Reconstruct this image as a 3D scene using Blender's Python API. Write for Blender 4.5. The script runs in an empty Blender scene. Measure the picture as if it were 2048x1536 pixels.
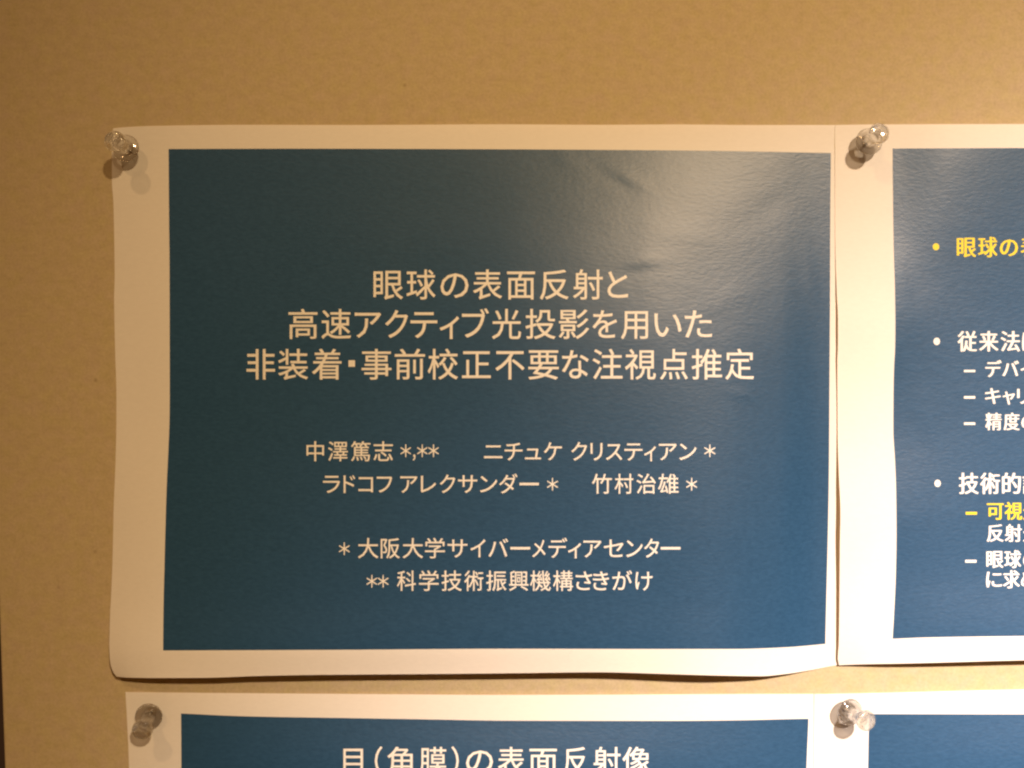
import bpy, bmesh, math, bisect
from mathutils import Vector, Matrix

S = bpy.context.scene
COL = S.collection

# ------------------------------------------------------------------ camera, world, lamps, exposure
F = 2336.0            # focal length in photo pixels (photo 2048 wide)
D = 0.450             # camera to board, metres
CZ = 1.5              # height of the lens axis above the floor
cam = bpy.data.cameras.new('camera')
cam.sensor_width = 36.0
cam.lens = 36.0 * F / 2048.0
cam.clip_start = 0.01
cam.clip_end = 50
cam_o = bpy.data.objects.new('camera', cam)
cam_o.location = (0, -D, CZ)
cam_o.rotation_euler = (math.radians(90), 0, 0)
COL.objects.link(cam_o)
S.camera = cam_o

W = bpy.data.worlds.new('World'); S.world = W; W.use_nodes = True
W.node_tree.nodes['Background'].inputs[0].default_value = (1.0, 0.36, 0.07, 1)
W.node_tree.nodes['Background'].inputs[1].default_value = 0.085

def spot(name, loc, target, watts, col, angle, blend, radius):
    l = bpy.data.lights.new(name, 'SPOT')
    l.energy = watts; l.color = col; l.spot_size = math.radians(angle)
    l.spot_blend = blend; l.shadow_soft_size = radius
    o = bpy.data.objects.new(name, l)
    o.location = loc
    o.rotation_euler = (Vector(target) - Vector(loc)).to_track_quat('-Z', 'Y').to_euler()
    COL.objects.link(o)
    return o

L1 = (0.80, -2.5, CZ + 1.12)
spot('ceiling_spot', L1, (0.41, 0, CZ - 0.44), 930, (1.0, 0.85, 0.80), 25.2, 1.0, 0.06)
spot('ceiling_spot_spill', L1, (0.245, 0, CZ - 0.05), 262, (1.0, 0.665, 0.33), 25.0, 1.0, 0.06)
spot('second_ceiling_spot', (-0.55, -1.5, CZ + 1.25), (0.22, 0, CZ - 0.12), 27, (1.0, 0.58, 0.25), 46, 1.0, 0.035)

S.view_settings.view_transform = 'Standard'
S.view_settings.look = 'None'
S.view_settings.exposure = 0
S.view_settings.gamma = 1
S.render.engine = 'CYCLES'
S.cycles.max_bounces = 12
S.cycles.transparent_max_bounces = 16
S.cycles.caustics_reflective = False
S.cycles.caustics_refractive = False
S.cycles.use_denoising = True
S.cycles.filter_width = 2.3

# ------------------------------------------------------------------ helpers
def wpt(px, py, h=0.0):
    """point at height h (mm) above the board seen at photo pixel px,py"""
    d = D - h * 0.001
    return Vector(((px - 1024) / F * d, -h * 0.001, CZ + (768 - py) / F * d))

def curve(pts):
    """smooth 1-D curve through (t, value) points; straight beyond the ends"""
    n = len(pts)
    if n == 1: return lambda t: pts[0][1]
    T = [p[0] for p in pts]; V = [p[1] for p in pts]
    d = [(V[i+1]-V[i])/(T[i+1]-T[i]) for i in range(n-1)]
    m = [d[0]]
    for i in range(1, n-1):
        if d[i-1]*d[i] <= 0: m.append(0.0)
        else:
            w1 = 2*(T[i+1]-T[i])+(T[i]-T[i-1]); w2 = (T[i+1]-T[i])+2*(T[i]-T[i-1])
            m.append((w1+w2)/(w1/d[i-1]+w2/d[i]))
    m.append(d[-1])
    def f(t):
        if t <= T[0]: return V[0]
        if t >= T[-1]: return V[-1]
        i = 0
        while t > T[i+1]: i += 1
        H = T[i+1]-T[i]; x = (t-T[i])/H
        return ((2*x**3-3*x*x+1)*V[i] + (x**3-2*x*x+x)*H*m[i]
                + (-2*x**3+3*x*x)*V[i+1] + (x**3-x*x)*H*m[i+1])
    return f

def catmull(pts):
    """smooth curve, non-monotone tangents (soft crests)"""
    n = len(pts); T = [p[0] for p in pts]; V = [p[1] for p in pts]
    m = [(V[min(i+1,n-1)]-V[max(i-1,0)])/(T[min(i+1,n-1)]-T[max(i-1,0)]) for i in range(n)]
    def f(t):
        t = min(max(t, T[0]), T[-1])
        i = 0
        while i < n-2 and t > T[i+1]: i += 1
        H = T[i+1]-T[i]; x = (t-T[i])/H
        return ((2*x**3-3*x*x+1)*V[i] + (x**3-2*x*x+x)*H*m[i]
                + (-2*x**3+3*x*x)*V[i+1] + (x**3-x*x)*H*m[i+1])
    return f

def lin(x, xs, ys):
    if x <= xs[0]: i = 0
    elif x >= xs[-1]: i = len(xs)-2
    else:
        i = 0
        while x > xs[i+1]: i += 1
    k = (x-xs[i])/(xs[i+1]-xs[i])
    return ys[i]+(ys[i+1]-ys[i])*k

def mesh_obj(name, verts, faces, mat, parent=None, smooth=True):
    me = bpy.data.meshes.new(name)
    me.from_pydata([tuple(v) for v in verts], [], faces)
    me.update()
    if mat: me.materials.append(mat)
    if smooth:
        me.polygons.foreach_set('use_smooth', [True]*len(me.polygons))
    o = bpy.data.objects.new(name, me)
    COL.objects.link(o)
    if parent:
        o.parent = parent
        o.matrix_parent_inverse = Matrix.Translation(parent.location).inverted()
    return o

def empty(name, loc, label, cat, group=None):
    o = bpy.data.objects.new(name, None)
    o.empty_display_size = 0.01
    o.location = loc
    COL.objects.link(o)
    o['label'] = label; o['category'] = cat
    if group: o['group'] = group
    return o

# ------------------------------------------------------------------ materials
def new_mat(name):
    m = bpy.data.materials.new(name); m.use_nodes = True
    nt = m.node_tree
    return m, nt, nt.nodes['Principled BSDF']

def N(nt, typ, **kw):
    n = nt.nodes.new(typ)
    for k, v in kw.items():
        if k in n.inputs: n.inputs[k].default_value = v
        else: setattr(n, k, v)
    return n

def coords(nt, scale=(1, 1, 1)):
    t = N(nt, 'ShaderNodeTexCoord'); mp = N(nt, 'ShaderNodeMapping')
    mp.inputs['Scale'].default_value = scale
    nt.links.new(t.outputs['Object'], mp.inputs['Vector'])
    return mp.outputs['Vector']

def ramp(nt, fac, stops):
    r = N(nt, 'ShaderNodeValToRGB')
    while len(r.color_ramp.elements) < len(stops): r.color_ramp.elements.new(0.5)
    for e, (p, c) in zip(r.color_ramp.elements, stops):
        e.position = p; e.color = (*c, 1)
    nt.links.new(fac, r.inputs['Fac'])
    return r.outputs['Color']

def mix(nt, a, b, fac=1.0, mode='MULTIPLY'):
    x = N(nt, 'ShaderNodeMix'); x.data_type = 'RGBA'; x.blend_type = mode
    x.inputs[0].default_value = fac
    for s, v in ((6, a), (7, b)):
        if isinstance(v, tuple): x.inputs[s].default_value = (*v, 1)
        else: nt.links.new(v, x.inputs[s])
    return x.outputs[2]

def board_material():
    m, nt, b = new_mat('kraft_board')
    fine = N(nt, 'ShaderNodeTexNoise', Scale=900.0, Detail=3.0, Roughness=0.7)
    nt.links.new(coords(nt, (1, 1, 1)), fine.inputs['Vector'])
    fib = N(nt, 'ShaderNodeTexNoise', Scale=260.0, Detail=3.0, Roughness=0.6)
    nt.links.new(coords(nt, (0.85, 1, 1.2)), fib.inputs['Vector'])
    blot = N(nt, 'ShaderNodeTexNoise', Scale=170.0, Detail=2.0, Roughness=0.6)
    nt.links.new(coords(nt), blot.inputs['Vector'])
    spk = N(nt, 'ShaderNodeTexVoronoi', Scale=75.0)
    nt.links.new(coords(nt), spk.inputs['Vector'])
    base = ramp(nt, fib.outputs['Fac'], [(0.25, (0.462, 0.386, 0.245)), (0.5, (0.498, 0.420, 0.270)), (0.78, (0.534, 0.454, 0.296))])
    v2 = ramp(nt, fine.outputs['Fac'], [(0.2, (0.84, 0.84, 0.82)), (0.5, (1, 1, 1)), (0.8, (1.12, 1.12, 1.12))])
    c = mix(nt, base, v2, 0.9)
    v3 = ramp(nt, blot.outputs['Fac'], [(0.3, (0.985, 1.0, 0.90)), (0.7, (1.0, 0.975, 1.05))])
    c = mix(nt, c, v3, 1.0)
    # sparse dark pulp specks: only some voronoi cells carry one
    near = ramp(nt, spk.outputs['Distance'], [(0.0, (1, 1, 1)), (0.05, (1, 1, 1)), (0.09, (0, 0, 0))])
    sep = N(nt, 'ShaderNodeSeparateColor'); nt.links.new(spk.outputs['Color'], sep.inputs[0])
    pick = N(nt, 'ShaderNodeMath', operation='GREATER_THAN'); nt.links.new(sep.outputs[0], pick.inputs[0]); pick.inputs[1].default_value = 0.86
    mul = N(nt, 'ShaderNodeMath', operation='MULTIPLY'); nt.links.new(near, mul.inputs[0]); nt.links.new(pick.outputs[0], mul.inputs[1])
    x = N(nt, 'ShaderNodeMix'); x.data_type = 'RGBA'; x.blend_type = 'MIX'
    sc = N(nt, 'ShaderNodeMath', operation='MULTIPLY'); nt.links.new(mul.outputs[0], sc.inputs[0]); sc.inputs[1].default_value = 0.5
    nt.links.new(sc.outputs[0], x.inputs[0]); nt.links.new(c, x.inputs[6]); x.inputs[7].default_value = (0.2, 0.13, 0.07, 1)
    nt.links.new(x.outputs[2], b.inputs['Base Color'])
    b.inputs['Roughness'].default_value = 0.85
    b.inputs['Specular IOR Level'].default_value = 0.2
    bp = N(nt, 'ShaderNodeBump', Strength=0.35, Distance=0.0004)
    nt.links.new(fib.outputs['Fac'], bp.inputs['Height'])
    nt.links.new(bp.outputs[0], b.inputs['Normal'])
    return m

def paper_bump(nt, b, s1=0.065, s2=0.6):
    """soft laser-print cockle stretched sideways plus fine grain"""
    a = N(nt, 'ShaderNodeTexNoise', Scale=48.0, Detail=5.0, Roughness=0.6)
    nt.links.new(coords(nt, (0.9, 1, 1.1)), a.inputs['Vector'])
    g = N(nt, 'ShaderNodeTexNoise', Scale=750.0, Detail=3.0, Roughness=0.6)
    nt.links.new(coords(nt, (0.6, 1, 1.4)), g.inputs['Vector'])
    b1 = N(nt, 'ShaderNodeBump', Strength=s1, Distance=0.0016)
    nt.links.new(a.outputs['Fac'], b1.inputs['Height'])
    b2 = N(nt, 'ShaderNodeBump', Strength=s2, Distance=0.00008)
    nt.links.new(g.outputs['Fac'], b2.inputs['Height'])
    nt.links.new(b1.outputs[0], b2.inputs['Normal'])
    nt.links.new(b2.outputs[0], b.inputs['Normal'])
    return a, g

def paper_material(name, share):
    """copy paper lets some light through: share of it is passed on diffusely"""
    m, nt, b = new_mat(name)
    a, g = paper_bump(nt, b, 0.05, 0.3)
    c = ramp(nt, g.outputs['Fac'], [(0.25, (0.89, 0.89, 0.87)), (0.7, (0.93, 0.93, 0.91))])
    nt.links.new(c, b.inputs['Base Color'])
    b.inputs['Roughness'].default_value = 0.6
    b.inputs['Specular IOR Level'].default_value = 0.25
    t = N(nt, 'ShaderNodeBsdfTranslucent'); t.inputs['Color'].default_value = (0.96, 0.80, 0.62, 1)
    mx = N(nt, 'ShaderNodeMixShader'); mx.inputs[0].default_value = share
    nt.links.new(b.outputs[0], mx.inputs[1]); nt.links.new(t.outputs[0], mx.inputs[2])
    nt.links.new(mx.outputs[0], nt.nodes['Material Output'].inputs['Surface'])
    return m

def print_material():
    m, nt, b = new_mat('blue_toner')
    a, g = paper_bump(nt, b)
    c1 = ramp(nt, g.outputs['Fac'], [(0.25, (0.017, 0.065, 0.147)), (0.75, (0.026, 0.088, 0.192))])
    nt.links.new(c1, b.inputs['Base Color'])
    b.inputs['Roughness'].default_value = 0.36
    b.inputs['Specular IOR Level'].default_value = 0.38
    return m

def flat_material(name, col, rough=0.5, spec=0.4):
    m, nt, b = new_mat(name)
    n = N(nt, 'ShaderNodeTexNoise', Scale=1200.0, Detail=2.0)
    nt.links.new(coords(nt), n.inputs['Vector'])
    c = ramp(nt, n.outputs['Fac'], [(0.3, tuple(x*0.94 for x in col)), (0.7, tuple(min(1, x*1.03) for x in col))])
    nt.links.new(c, b.inputs['Base Color'])
    b.inputs['Roughness'].default_value = rough
    b.inputs['Specular IOR Level'].default_value = spec
    return m

def clear_plastic():
    m = bpy.data.materials.new('clear_plastic'); m.use_nodes = True
    nt = m.node_tree; nt.nodes.clear()
    out = N(nt, 'ShaderNodeOutputMaterial')
    # moulded polystyrene: darker rim tint imitates light focused into the middle of its shadow
    lw = N(nt, 'ShaderNodeLayerWeight', Blend=0.35)
    gl = N(nt, 'ShaderNodeBsdfGlass', IOR=1.47, Roughness=0.02)
    gl.inputs['Color'].default_value = (1.0, 0.995, 0.985, 1)
    tr = N(nt, 'ShaderNodeBsdfTransparent')
    tc = ramp(nt, lw.outputs['Facing'], [(0.0, (0.99, 0.985, 0.97)), (0.35, (0.98, 0.97, 0.95)), (0.95, (0.86, 0.83, 0.78))])
    nt.links.new(tc, tr.inputs['Color'])
    fc = N(nt, 'ShaderNodeMapRange')
    fc.inputs['To Min'].default_value = 0.36; fc.inputs['To Max'].default_value = 0.85
    nt.links.new(lw.outputs['Facing'], fc.inputs['Value'])
    mx = N(nt, 'ShaderNodeMixShader'); nt.links.new(fc.outputs[0], mx.inputs[0])
    nt.links.new(tr.outputs[0], mx.inputs[1]); nt.links.new(gl.outputs[0], mx.inputs[2])
    gs = N(nt, 'ShaderNodeBsdfGlossy'); gs.inputs['Roughness'].default_value = 0.06
    m2 = N(nt, 'ShaderNodeMixShader'); m2.inputs[0].default_value = 0.09
    nt.links.new(mx.outputs[0], m2.inputs[1]); nt.links.new(gs.outputs[0], m2.inputs[2])
    nt.links.new(m2.outputs[0], out.inputs[0])
    return m

MB = board_material(); MP = paper_material('white_copy_paper', 0.16); MPB = paper_material('paper_back', 0.85); MPR = print_material()
MW = flat_material('white_lettering', (0.86, 0.86, 0.84), 0.55, 0.3)
MY = flat_material('yellow_lettering', (0.80, 0.66, 0.02), 0.5, 0.4)
MC = clear_plastic()
MN, _nt, _b = new_mat('steel_needle')
_b.inputs['Base Color'].default_value = (0.55, 0.53, 0.5, 1); _b.inputs['Metallic'].default_value = 1; _b.inputs['Roughness'].default_value = 0.3
MT = flat_material('dark_strip', (0.045, 0.03, 0.028), 0.6, 0.3)
MWALL = flat_material('painted_wall', (0.42, 0.38, 0.32), 0.9, 0.2)

# ------------------------------------------------------------------ wall and display board
def box(name, x0, x1, y0, y1, z0, z1, mat, parent=None, bevel=0):
    bm = bmesh.new()
    vs = [bm.verts.new((x, y, z)) for x in (x0, x1) for y in (y0, y1) for z in (z0, z1)]
    for f in ((0,1,3,2), (4,6,7,5), (0,4,5,1), (2,3,7,6), (0,2,6,4), (1,5,7,3)):
        bm.faces.new([vs[i] for i in f])
    bmesh.ops.recalc_face_normals(bm, faces=bm.faces)
    if bevel:
        bmesh.ops.bevel(bm, geom=bm.edges, offset=bevel, segments=3, affect='EDGES')
    me = bpy.data.meshes.new(name); bm.to_mesh(me); bm.free()
    me.materials.append(mat)
    o = bpy.data.objects.new(name, me); COL.objects.link(o)
    if parent:
        o.parent = parent
        o.matrix_parent_inverse = Matrix.Translation(parent.location).inverted()
    return o

wall = box('wall', -2.0, 2.6, 0.060, 0.10, 0.0, 3.0, MWALL); wall['kind'] = 'structure'

# left edge of the board leans about 1.8 degrees across the lower left corner of the picture
e0 = wpt(-2, 1225); e1 = wpt(9, 1536)
sl = (e1.x - e0.x) / (e1.z - e0.z)
zt, zb = CZ + 0.9, CZ - 1.0
xt = e0.x + (zt - e0.z) * sl; xb = e0.x + (zb - e0.z) * sl
board = empty('display_board', (0, 0.02, zb), 'tan kraft covered display board that carries all the pinned sheets', 'board')
def slanted(name, dx0, dx1, y0, y1, mat, right=None):
    v = []
    for y in (y0, y1):
        for x, z in ((xb+dx0, zb), ((right if right else xb+dx1), zb), ((right if right else xt+dx1), zt), (xt+dx0, zt)):
            v.append((x, y, z))
    f = [(0,1,2,3), (7,6,5,4), (0,4,5,1), (1,5,6,2), (2,6,7,3), (3,7,4,0)]
    o = mesh_obj(name, v, f, mat, board, smooth=False)
    bv = o.modifiers.new('bevel', 'BEVEL'); bv.width = 0.0008; bv.segments = 3
    return o
slanted('panel', 0.0, 0.0, 0.0, 0.02, MB, right=2.0)
slanted('edge_strip', -0.03, -0.0006, 0.006, 0.03, MT)  # plain dark strip set back beside the board's left edge

# ------------------------------------------------------------------ printed sheets
class Sheet:
    def __init__(s, XL, XPL, XPR, pr, width_r, YT, YPT, YPB, YB, H, nom, dents=()):
        # nom = (left, print left, print right, right, top, print top, print bottom, bottom) nominal pixels
        s.nom = nom; s.dents = dents
        s.XL, s.XPL, s.XPR = curve(XL), curve(XPL), curve(XPR)
        s.wr = width_r
        s.YT, s.YPT, s.YPB, s.YB = curve(YT), curve(YPT), curve(YPB), curve(YB)
        cols, rows = H
        s.hc = cols; s.rows = [(t, catmull(list(zip(cols, vals)))) for t, vals in rows]
    def h(s, a, b):
        v = catmull([(t, f(a)) for t, f in s.rows])(b)
        for (cx, cy, ang, la, lb, amp) in s.dents:
            dx, dy = a-cx, b-cy
            if abs(dx) > 130 or abs(dy) > 130: continue
            ca, sa = math.cos(ang), math.sin(ang)
            p, q = (dx*ca+dy*sa)/la, (-dx*sa+dy*ca)/lb
            v += amp*math.exp(-p*p-q*q)
        return v
    def img(s, a, b):
        n = s.nom
        xr = s.XPR(b)
        x = lin(a, n[:4], (s.XL(b), s.XPL(b), xr, xr+s.wr))
        y = lin(b, n[4:], (s.YT(a), s.YPT(a), s.YPB(a), s.YB(a)))
        return x, y
    def at(s, a, b, off=0.0):
        x, y = s.img(a, b)
        return wpt(x, y, s.h(a, b)+off)
    def inv(s, px, py):
        a, b = px, py
        for _ in range(6):
            x, y = s.img(a, b); a += px-x; b += py-y
        return a, b
    def lines(s, k0, step):
        """grid lines along one axis that fall exactly on the edges of the printed area"""
        n = s.nom[k0:k0+4]; L = [n[0]]; cut = [0]
        for i in range(3):
            m = max(1, round((n[i+1]-n[i])/step))
            L += [n[i]+(n[i+1]-n[i])*q/m for q in range(1, m+1)]
            cut.append(len(L)-1)
        return L, cut
    def tessellate(s, step):
        s.la, s.ca = s.lines(0, step); s.lb, s.cb = s.lines(4, step)
        s.hh = [[s.h(a, b) for a in s.la] for b in s.lb]
    def on(s, a, b, off):
        """point on the tessellated sheet"""
        i = min(max(bisect.bisect(s.la, a)-1, 0), len(s.la)-2); j = min(max(bisect.bisect(s.lb, b)-1, 0), len(s.lb)-2)
        u = (a-s.la[i])/(s.la[i+1]-s.la[i]); v = (b-s.lb[j])/(s.lb[j+1]-s.lb[j])
        h = (s.hh[j][i]*(1-u)+s.hh[j][i+1]*u)*(1-v)+(s.hh[j+1][i]*(1-u)+s.hh[j+1][i+1]*u)*v
        x, y = s.img(a, b)
        return wpt(x, y, h+off)
    def grid(s, i0, i1, j0, j1, off):
        V = []
        for j in range(j0, j1+1):
            for i in range(i0, i1+1):
                x, y = s.img(s.la[i], s.lb[j]); V.append(wpt(x, y, s.hh[j][i]+off))
        w = i1-i0+1
        Fc = [(j*w+i, (j+1)*w+i, (j+1)*w+i+1, j*w+i+1) for j in range(j1-j0) for i in range(i1-i0)]
        return V, Fc

def build_sheet(sh, label, step=8):
    sh.tessellate(step)
    n = sh.nom
    root = empty('printed_sheet', sh.at(n[0]+20, n[4]+20), label, 'poster sheet', 'printed slide sheets pinned on the board')
    V, Fc = sh.grid(0, len(sh.la)-1, 0, len(sh.lb)-1, 0.0)
    nv, w, hgt = len(V), len(sh.la), len(sh.lb)
    back = [v + Vector((0, 0.0001, 0)) for v in V]
    Fc = Fc + [tuple(nv+i for i in reversed(f)) for f in Fc]
    V = V + back
    rim = [j*w for j in range(hgt)] + [(hgt-1)*w+i for i in range(1, w)] + [j*w+w-1 for j in range(hgt-2, -1, -1)] + [i for i in range(w-2, 0, -1)]
    base = len(V)
    V += [V[i] for i in rim] + [V[nv+i] for i in rim]
    m = len(rim)
    Fc += [(base+q, base+m+q, base+m+(q+1) % m, base+(q+1) % m) for q in range(m)]
    p = mesh_obj('paper', V, Fc, MP, root)
    p.data.materials.append(MPB)
    nf = (w-1)*(hgt-1)
    for q in range(nf, 2*nf): p.data.polygons[q].material_index = 1
    V, Fc = sh.grid(sh.ca[1], sh.ca[2], sh.cb[1], sh.cb[2], 0.03)
    pr = mesh_obj('blue_slide', V, Fc, MPR, root)
    return root, pr

# glyph outlines come from Blender's own built-in font
_gc = {}
def glyph(ch, off):
    key = (ch, off)
    if key in _gc: return _gc[key]
    c = bpy.data.curves.new('glyph', 'FONT'); c.body = ch; c.size = 1.0; c.offset = off; c.resolution_u = 3
    o = bpy.data.objects.new('glyph', c); COL.objects.link(o)
    bpy.context.view_layer.update()
    me = o.to_mesh()
    bm = bmesh.new(); bm.from_mesh(me)
    bmesh.ops.triangulate(bm, faces=bm.faces)
    for _ in range(3):          # long edges are cut so that the strokes follow the bent paper
        lg = [e for e in bm.edges if e.calc_length() > 0.22]
        if not lg: break
        bmesh.ops.subdivide_edges(bm, edges=lg, cuts=1)
        bmesh.ops.triangulate(bm, faces=bm.faces)
    bm.verts.index_update()
    vs = [(v.co.x, v.co.y) for v in bm.verts]; fs = [tuple(v.index for v in f.verts) for f in bm.faces]
    bm.free()
    o.to_mesh_clear(); bpy.data.objects.remove(o); bpy.data.curves.remove(c)
    _gc[key] = (vs, fs)
    return vs, fs

def text_line(sh, parent, items, top, bot, mat=None, wt=0.005, bold=0.0, label=None, em=None):
    """items: (character, ink left px, ink right px); top/bot: ink top/bottom px of a full kanji.
    special entries: ('sq'|'dot'|'dash', x0, x1, y0, y1); a char may carry its own y0, y1 too"""
    V, Fc = [], []
    # font frame: full-height ink runs about -0.083..0.857 of the em
    k = (bot-top)/0.94
    base = bot-0.083*k
    d = wt
    copies = [(0, 0), (-d, -d), (d, -d), (d, d), (-d, d)]
    if bold: copies = [(-bold, 0), (-bold/3, d), (bold/3, -d), (bold, 0), (0, 0)]
    for it in items:
        ch, x0, x1 = it[:3]
        ys = it[3:5] if len(it) > 3 else None
        if ch in ('sq', 'dash', 'dot'):
            n0 = len(V)
            if ch == 'dot':
                m = 28
                pts = [((x0+x1)/2+(x1-x0)/2*math.cos(2*math.pi*i/m), (ys[0]+ys[1])/2+(ys[1]-ys[0])/2*math.sin(2*math.pi*i/m)) for i in range(m)][::-1]
            else:
                pts = [(x0, ys[1]), (x1, ys[1]), (x1, ys[0]), (x0, ys[0])]
            V += [sh.on(*sh.inv(x, y), 0.09) for x, y in pts]
            Fc.append(tuple(range(n0, len(V))))
            continue
        vs, fs = glyph(ch, 0.0)
        if not vs: continue
        gx0 = min(v[0] for v in vs); gx1 = max(v[0] for v in vs)
        gy0 = min(v[1] for v in vs); gy1 = max(v[1] for v in vs)
        b = (bold or d)*k
        sx = (x1-x0-2*b)/(gx1-gx0)
        for q, (cx, cy) in enumerate(copies):
            n0 = len(V)
            for x, y in vs:
                px = x0+b+(x-gx0)*sx+cx*k
                py = (ys[1]-(y-gy0)*(ys[1]-ys[0])/(gy1-gy0) if ys else base-y*k)+cy*k
                V.append(sh.on(*sh.inv(px, py), 0.09+0.006*q))
            Fc += [tuple(n0+i for i in f) for f in fs]
    o = mesh_obj('text_line', V, Fc, mat or MW, parent, smooth=False)
    if label: o['label'] = label
    return o

# ---- sheet 1: the title slide
R = math.radians
sheet1 = Sheet(
    XL=[(250,226),(303,223.7),(368,224),(405,226.6),(456,228),(558,229.2),(595,228.2),(649,229),(704,230.3),(790,232.8),(838,232.8),(936,230.5),(1014,227.3),(1092,225.6),(1170,223),(1229,220),(1288,218.6),(1310,219.3),(1327,221.2),(1342,226),(1352,233)],
    XPL=[(298,337.2),(449,338.2),(521,339),(790,339.5),(838,339),(897,336.8),(956,334),(1014,332),(1131,328.9),(1210,327),(1298,326.2),(1352,326.5)],
    XPR=[(305,1661.8),(422,1660.6),(604,1660),(790,1658.8),(931,1658),(1044,1656.4),(1158,1653.8),(1288,1650.8)],
    pr=None, width_r=104,
    YT=[(228,257),(250,254.5),(300,252),(500,249.6),(700,250),(1000,248.6),(1200,249.6),(1350,248.8),(1500,250),(1672,250),(1767,250)],
    YPT=[(338,298),(590,297.4),(1000,298.6),(1300,300.4),(1458,302),(1536,303.4),(1661,306),(1767,307)],
    YPB=[(338,1301),(696,1299.6),(1020,1297.5),(1342,1298),(1478,1298),(1581,1294.6),(1650,1288.8),(1767,1276)],
    YB=[(228,1353),(250,1355),(320,1356),(422,1355.6),(525,1352),(662,1349.6),(833,1348.4),(1020,1346.6),(1205,1344.5),(1342,1348),(1444,1351),(1530,1352.4),(1581,1348),(1632,1340),(1680,1331),(1767,1322)],
    H=((228, 270, 338, 560, 800, 1050, 1280, 1440, 1560, 1640, 1767), [
        (252,  (0.5, 0.5, 0.8, 1.2, 1.8, 2.2, 2.0, 1.6, 1.0, 0.6, 0.4)),
        (300,  (0.5, 0.5, 1.0, 1.5, 2.3, 3.1, 2.9, 2.1, 1.3, 0.7, 0.4)),
        (400,  (0.5, 0.8, 1.2, 1.9, 3.3, 5.1, 5.0, 3.7, 2.2, 1.2, 0.4)),
        (520,  (0.5, 0.9, 1.5, 2.6, 5.0, 7.7, 7.6, 5.5, 3.5, 1.9, 0.7)),
        (680,  (0.4, 0.8, 1.8, 3.9, 7.0,10.1,10.1, 7.8, 5.0, 2.5, 0.8)),
        (860,  (0.4, 0.9, 2.2, 5.6, 8.8,11.3,11.2, 9.4, 5.9, 2.6, 0.8)),
        (1040, (1.2, 2.6, 4.4, 8.0,10.2,11.6,11.6,10.6, 6.6, 2.0, 0.4)),
        (1200, (3.4, 5.0, 7.0, 9.8,10.8,11.4,11.5,11.0, 6.6, 1.8, 0.4)),
        (1298, (5.2, 7.4, 9.2,11.2,11.2,11.3,11.6,11.6, 6.4, 1.5, 0.4)),
        (1352, (5.0, 7.4, 9.2,10.2, 9.8, 9.9,10.8,11.6, 6.0, 1.2, 0.4))]),
    nom=(228, 338, 1660, 1767, 252, 300, 1298, 1352),
    dents=[(1252,352,R(28),42,11,0.13), (1236,368,R(20),42,12,-0.08),
           (1285,524,R(-8),40,12,0.12), (1275,542,R(-12),38,12,-0.08),
           (1622,560,R(80),70,14,0.10), (1484,788,R(10),24,8,0.10),
           (1130,318,R(30),40,14,0.07), (1380,470,R(15),70,20,0.05), (1450,600,R(-20),80,22,0.05),
           (1180,430,R(12),90,18,0.05), (1540,410,R(-35),70,20,-0.05)])
root1, slide1 = build_sheet(sheet1, 'sheet with the three-line title slide, upper left of the four sheets')

Z = lambda s: s
text_line(sheet1, slide1, [('眼',747,806),('球',813,871),('の',881,937),('表',946,1004),('面',1014,1070),('反',1080,1137),('射',1146,1205.5),('と',1215,1256)], 538, 599)
text_line(sheet1, slide1, [('高',577,635),('速',643,702),('ア',709.5,762),('ク',770.5,816),('テ',821,874.5),('ィ',879.5,918),('ブ',924,977.6),('光',984,1042),('投',1051,1111),('影',1117.6,1178),('を',1185,1234),('用',1242,1296),('い',1308.6,1363),('た',1369.6,1424)], 617, 678)
text_line(sheet1, slide1, [('非',493,550),('装',556.6,616),('着',624,683),('sq',697,710,720.5,733.5),('事',723,783),('前',789.5,850),('校',855.5,916),('正',924,981.5),('不',991,1049),('要',1056.7,1117.6),('な',1124,1177.4),('注',1185,1245),('視',1250,1311.6),('点',1320,1375.5),('推',1383.4,1444),('定',1450.7,1508)], 697, 759)
A = (889, 914)
text_line(sheet1, slide1, [('中',613,648),('澤',656,695.6),('篤',702,741),('志',747,785.7),('＊',801,822,*A),('，',825.5,831,909,921),('＊',834,855,*A),('＊',856.5,877.5,*A),('ニ',968,1005),('チ',1009.3,1045),('ュ',1050,1082),('ケ',1087.6,1124),('ク',1142.5,1174),('リ',1181,1205),('ス',1212,1244.4),('テ',1249,1285),('ィ',1288.4,1311.7),('ア',1318,1353.4),('ン',1358.7,1393),('＊',1408.4,1431,*A)], 882, 922.5, wt=0.0045)
A = (956, 981)
text_line(sheet1, slide1, [('ラ',646,680),('ド',687,710.5),('コ',717,746),('フ',753.6,784.3),('ア',800.6,835),('レ',841.5,872),('ク',879.7,910.5),('サ',916,954.4),('ン',960,994.4),('ダ',998.3,1034.8),('dash',1039,1078,965.5,970.5),('＊',1094,1116,*A),('竹',1184,1223.8),('村',1229.5,1266.4),('治',1273,1311.7),('雄',1316,1357),('＊',1372.3,1394.3,*A)], 947, 987.5, wt=0.0045)
A = (1085, 1110)
text_line(sheet1, slide1, [('＊',677.6,699.5,*A),('大',716,756.7),('阪',761.5,799.7),('大',805.4,845.9),('学',850,889.8),('サ',895,934.6),('イ',941,971),('バ',976.8,1016.4),('dash',1020.8,1060.3,1094,1099),('メ',1064.7,1091),('デ',1097,1134.6),('ィ',1136,1162),('ア',1166.7,1203),('セ',1207.5,1247),('ン',1252.4,1285.3),('タ',1288.4,1318),('dash',1321.3,1361,1094,1099)], 1075.5, 1116.7, wt=0.0045)
A = (1150, 1175)
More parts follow.
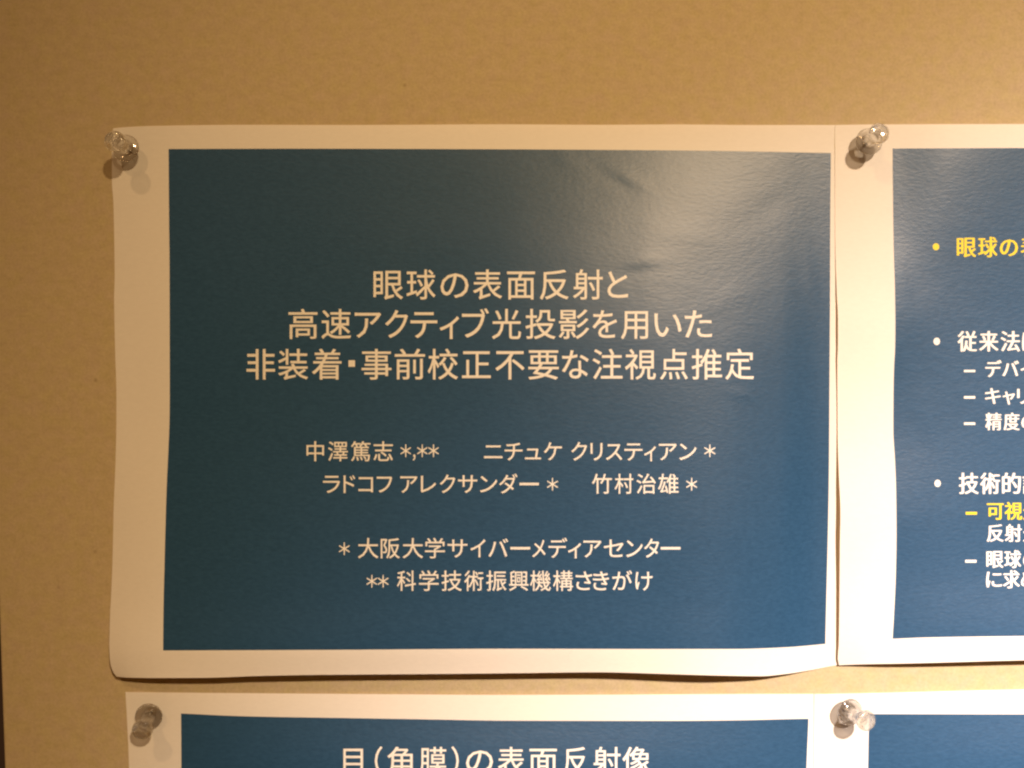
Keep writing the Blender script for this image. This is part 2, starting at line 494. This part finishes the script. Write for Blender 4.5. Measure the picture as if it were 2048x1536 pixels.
text_line(sheet1, slide1, [('＊',733,754.5,*A),('＊',755.5,777,*A),('科',794,831.8),('学',838,877.5),('技',883,923.6),('術',928.5,966.7),('振',972.4,1012.9),('興',1018,1056.8),('機',1060.3,1101.6),('構',1106,1146),('さ',1151.3,1184.2),('き',1185.6,1218),('が',1224.7,1264.2),('け',1270.8,1305)], 1140.5, 1181.8, wt=0.0045)

# ---- sheet 2: upper right, bulleted slide running out of the picture
sheet2 = Sheet(
    XL=[(249,1670),(440,1670),(570,1673),(640,1676),(690,1676),(720,1674.7),(800,1675),(880,1675.7),(950,1678),(1025,1681),(1080,1680),(1200,1679),(1290,1677.6),(1315,1675.5),(1328,1678)],
    XPL=[(297,1785),(400,1786),(500,1787.5),(570,1789.7),(650,1790.8),(690,1790.4),(740,1788),(790,1787),(860,1786.7),(920,1790),(980,1792.2),(1070,1793),(1150,1791.6),(1230,1788),(1277,1785.2)],
    XPR=[(297,3092),(1277,3088)], pr=None, width_r=122,
    YT=[(1672,250),(1740,249),(2048,248),(3214,246)],
    YPT=[(1785,297),(2048,296),(3214,294)],
    YPB=[(1672,1279),(1785,1277.5),(1848,1275),(2048,1272),(3214,1262)],
    YB=[(1672,1330.5),(1680,1330),(1830,1326.5),(2048,1320.5),(3214,1300)],
    H=((1672, 1730, 1790, 1900, 2048, 2500, 3214), [
        (249,  (0.8, 0.8, 1.2, 3.4, 3.6, 1.5, 1.0)),
        (300,  (0.9, 0.8, 1.4, 3.7, 3.8, 1.5, 1.0)),
        (440,  (1.4, 1.6, 2.1, 3.5, 3.4, 1.5, 1.5)),
        (560,  (2.5, 2.8, 3.0, 3.2, 3.0, 2.0, 2.0)),
        (650,  (3.6, 3.6, 3.6, 3.2, 2.8, 2.4, 2.0)),
        (780,  (2.9, 2.9, 3.0, 3.2, 3.0, 3.0, 2.0)),
        (880,  (2.9, 3.1, 3.2, 3.5, 3.3, 3.5, 2.0)),
        (1030, (4.5, 4.7, 4.9, 4.8, 4.2, 4.5, 2.0)),
        (1150, (3.7, 4.6, 5.2, 5.6, 5.2, 5.5, 2.0)),
        (1277, (3.0, 4.8, 6.0, 7.2, 7.4, 7.0, 3.0)),
        (1330, (1.9, 4.0, 5.7, 7.0, 7.6, 7.0, 3.0))]),
    nom=(1672, 1785, 3092, 3214, 249, 297, 1277, 1330),
    dents=[(1795,560,R(80),60,20,0.25), (1850,820,R(70),70,25,0.15)])
root2, slide2 = build_sheet(sheet2, 'sheet with bulleted slide in yellow and white text, upper right', 12)
B = 0.022
text_line(sheet2, slide2, [('dot',1865.5,1878.5,486.5,500.5),('眼',1913.5,1952.5),('球',1956,1995),('の',1999.5,2036),('表',2041,2081)], 473, 514.5, MY, bold=B, label='yellow bullet line')
text_line(sheet2, slide2, [('dot',1867,1880,675.5,690),('従',1915,1954),('来',1958,1997),('法',2001,2040),('は',2044,2080)], 661.5, 703, bold=B)
text_line(sheet2, slide2, [('dash',1928,1950.5,739.8,744.2),('デ',1970.5,2003.5),('バ',2004.5,2038),('イ',2041,2068)], 720, 755, bold=B)
text_line(sheet2, slide2, [('dash',1928,1950.5,792.3,797.2),('キ',1970,2001.5),('ャ',2005,2030),('リ',2034,2058)], 774, 809, bold=B)
text_line(sheet2, slide2, [('dash',1928,1950.5,844.8,849.7),('精',1970.5,2003.5),('度',2007,2039.5),('の',2042.5,2074)], 825, 860.5, bold=B)
text_line(sheet2, slide2, [('dot',1869,1881.5,959.5,974),('技',1917.5,1957.5),('術',1960,2000),('的',2004,2042),('課',2045,2085)], 945, 988, bold=B)
text_line(sheet2, slide2, [('dash',1931.5,1954,1023.8,1029.2),('可',1973.6,2007.5),('視',2009,2044.6),('光',2046,2080)], 1003.5, 1039.5, MY, bold=B, label='yellow indented line')
text_line(sheet2, slide2, [('反',1973.6,2007.3),('射',2009.5,2043.5),('光',2046,2080)], 1048, 1083.5, bold=B)
text_line(sheet2, slide2, [('dash',1930.5,1953,1119.8,1125.2),('眼',1972.7,2007),('球',2008.4,2042.5),('の',2046,2078)], 1100, 1136, bold=B)
text_line(sheet2, slide2, [('に',1972.3,2004),('求',2006,2039.8),('め',2042,2074)], 1140, 1176.5, bold=B)

# ---- sheet 3: lower left, only its top shows
sheet3 = Sheet(
    XL=[(1384,250.8),(1536,257.8),(2480,275)],
    XPL=[(1427,362),(1536,362.6),(2380,366)],
    XPR=[(1438,1617),(1536,1613),(2380,1600)], pr=None, width_r=110,
    YT=[(250,1384),(340,1385),(770,1388.5),(1000,1389.8),(1205,1389.5),(1530,1388),(1740,1388)],
    YPT=[(362,1427),(491,1432.6),(662,1435.6),(833,1438.4),(1020,1441.4),(1342,1441.8),(1480,1440.5),(1617,1437.5),(1740,1437)],
    YPB=[(250,2380)], YB=[(250,2481)],
    H=((250, 300, 362, 600, 1000, 1400, 1640, 1740), [
        (1384, (0.5, 0.5, 0.8, 1.0, 1.2, 0.8, 0.4, 0.4)),
        (1430, (0.5, 0.5, 1.2, 2.4, 2.8, 2.0, 0.5, 0.4)),
        (1536, (0.8, 1.2, 2.0, 5.0, 6.0, 4.0, 0.7, 0.4)),
        (2000, (2.0, 3.0, 4.0, 8.0, 9.0, 8.0, 0.8, 0.4)),
        (2481, (4.0, 4.0, 5.0, 7.0, 7.0, 5.0, 0.8, 0.4))]),
    nom=(250, 362, 1617, 1727, 1384, 1434, 2380, 2481))
root3, slide3 = build_sheet(sheet3, 'sheet in the bottom row, left, showing one heading with brackets', 12)
text_line(sheet3, slide3, [('目',686.7,726),('（',749.6,764.8),('角',774.6,825.4),('膜',839,893),('）',902.7,917.5),('の',932,986),('表',995.7,1049),('面',1059,1113.7),('反',1127,1174),('射',1186,1241),('像',1245,1301)], 1493, 1549)

# ---- sheet 4: lower right, corner of a blue slide
sheet4 = Sheet(
    XL=[(1388,1628.5),(1536,1627),(2480,1612)],
    XPL=[(1428,1738),(1536,1736),(2380,1722)],
    XPR=[(1428,3000),(2380,2985)], pr=None, width_r=115,
    YT=[(1628,1388.4),(1750,1386),(2048,1379),(3115,1370)],
    YPT=[(1738,1428),(2048,1428.5),(3115,1428)],
    YPB=[(1628,2380)], YB=[(1628,2478)],
    H=((1628, 1690, 1738, 1850, 2048, 2500, 3115), [
        (1388, (0.9, 0.9, 1.0, 1.3, 1.6, 2.0, 1.0)),
        (1430, (0.9, 0.9, 1.2, 2.0, 2.6, 4.0, 1.0)),
        (1536, (1.1, 1.6, 2.0, 3.4, 4.6, 6.0, 1.5)),
        (2000, (1.5, 3.0, 4.0, 6.0, 8.0, 9.0, 2.0)),
        (2478, (2.0, 4.0, 5.0, 6.0, 7.0, 7.0, 2.0))]),
    nom=(1628, 1738, 3000, 3115, 1388, 1428, 2380, 2478))
root4, slide4 = build_sheet(sheet4, 'sheet in the bottom row, right, showing plain blue with no text', 12)

# ------------------------------------------------------------------ clear push pins
def lathe(profile, n=40):
    V, Fc = [], []
    m = len(profile)
    idx = []
    for r, z in profile:
        if r < 1e-6:
            idx.append([len(V)]*n); V.append((0, 0, z*0.001))
        else:
            idx.append(list(range(len(V), len(V)+n)))
            V += [(r*0.001*math.cos(2*math.pi*k/n), r*0.001*math.sin(2*math.pi*k/n), z*0.001) for k in range(n)]
    for i in range(m-1):
        for k in range(n):
            a, b, c, d = idx[i][k], idx[i][(k+1) % n], idx[i+1][(k+1) % n], idx[i+1][k]
            q = []
            for v in (a, b, c, d):
                if v not in q: q.append(v)
            if len(q) > 2: Fc.append(tuple(q))
    return V, Fc

def pin_profile(zf):
    P = [(0, -1.4), (1.0, -1.4), (1.35, -1.2), (1.6, -0.7), (2.4, -0.3), (3.9, -0.05), (4.7, 0.15), (5.0, 0.45), (5.1, 0.8),
         (5.0, 1.15), (4.7, 1.4), (4.1, 1.6), (3.2, 1.9), (2.6, 2.4), (2.3, 3.2), (2.15, 4.4), (2.1, 5.8), (2.2, 7.2), (2.45, 8.6),
         (2.85, 9.6), (3.35, 10.3), (3.7, 10.8), (3.85, 11.3), (3.82, 11.9), (3.6, 12.4), (3.2, 12.75), (2.4, 12.9), (1.2, 12.75), (0, 12.7)]
    return [(r, z+zf) for r, z in P]

def push_pin(base_px, H, tilt, label):
    """base pixel on the board, H mm from board to flange, tilt = (dx, dy) px the head leans over its 12 mm"""
    b = wpt(base_px[0], base_px[1], 0.0)
    root = empty('push_pin', b, label, 'push pin', 'clear push pins')
    axis = Vector((tilt[0]/62.0, -1.0, -tilt[1]/62.0)).normalized()
    root.rotation_mode = 'QUATERNION'
    root.rotation_quaternion = Vector((0, 0, 1)).rotation_difference(axis)
    V, Fc = lathe(pin_profile(H))
    g = mesh_obj('grip', V, Fc, MC); g.parent = root
    V, Fc = lathe([(0, -6), (0.2, -5.0), (0.35, -3.5), (0.35, H+0.6), (0.2, H+0.9), (0, H+1.0)], 16)
    nd = mesh_obj('needle', V, Fc, MN); nd.parent = root
    return root

push_pin((264, 304), 5.6, (-3, -2), 'clear push pin in the top left corner of the title sheet')
push_pin((1728, 291), 4.9, (2, -4), 'clear push pin holding the upper right sheet beside the title sheet')
push_pin((302.7, 1422), 3.4, (5, 12), 'clear push pin in the bottom row, left, its head pointing down')
push_pin((1684, 1416), 4.9, (17, 1), 'clear push pin in the bottom row, right, between two sheets and leaning right')
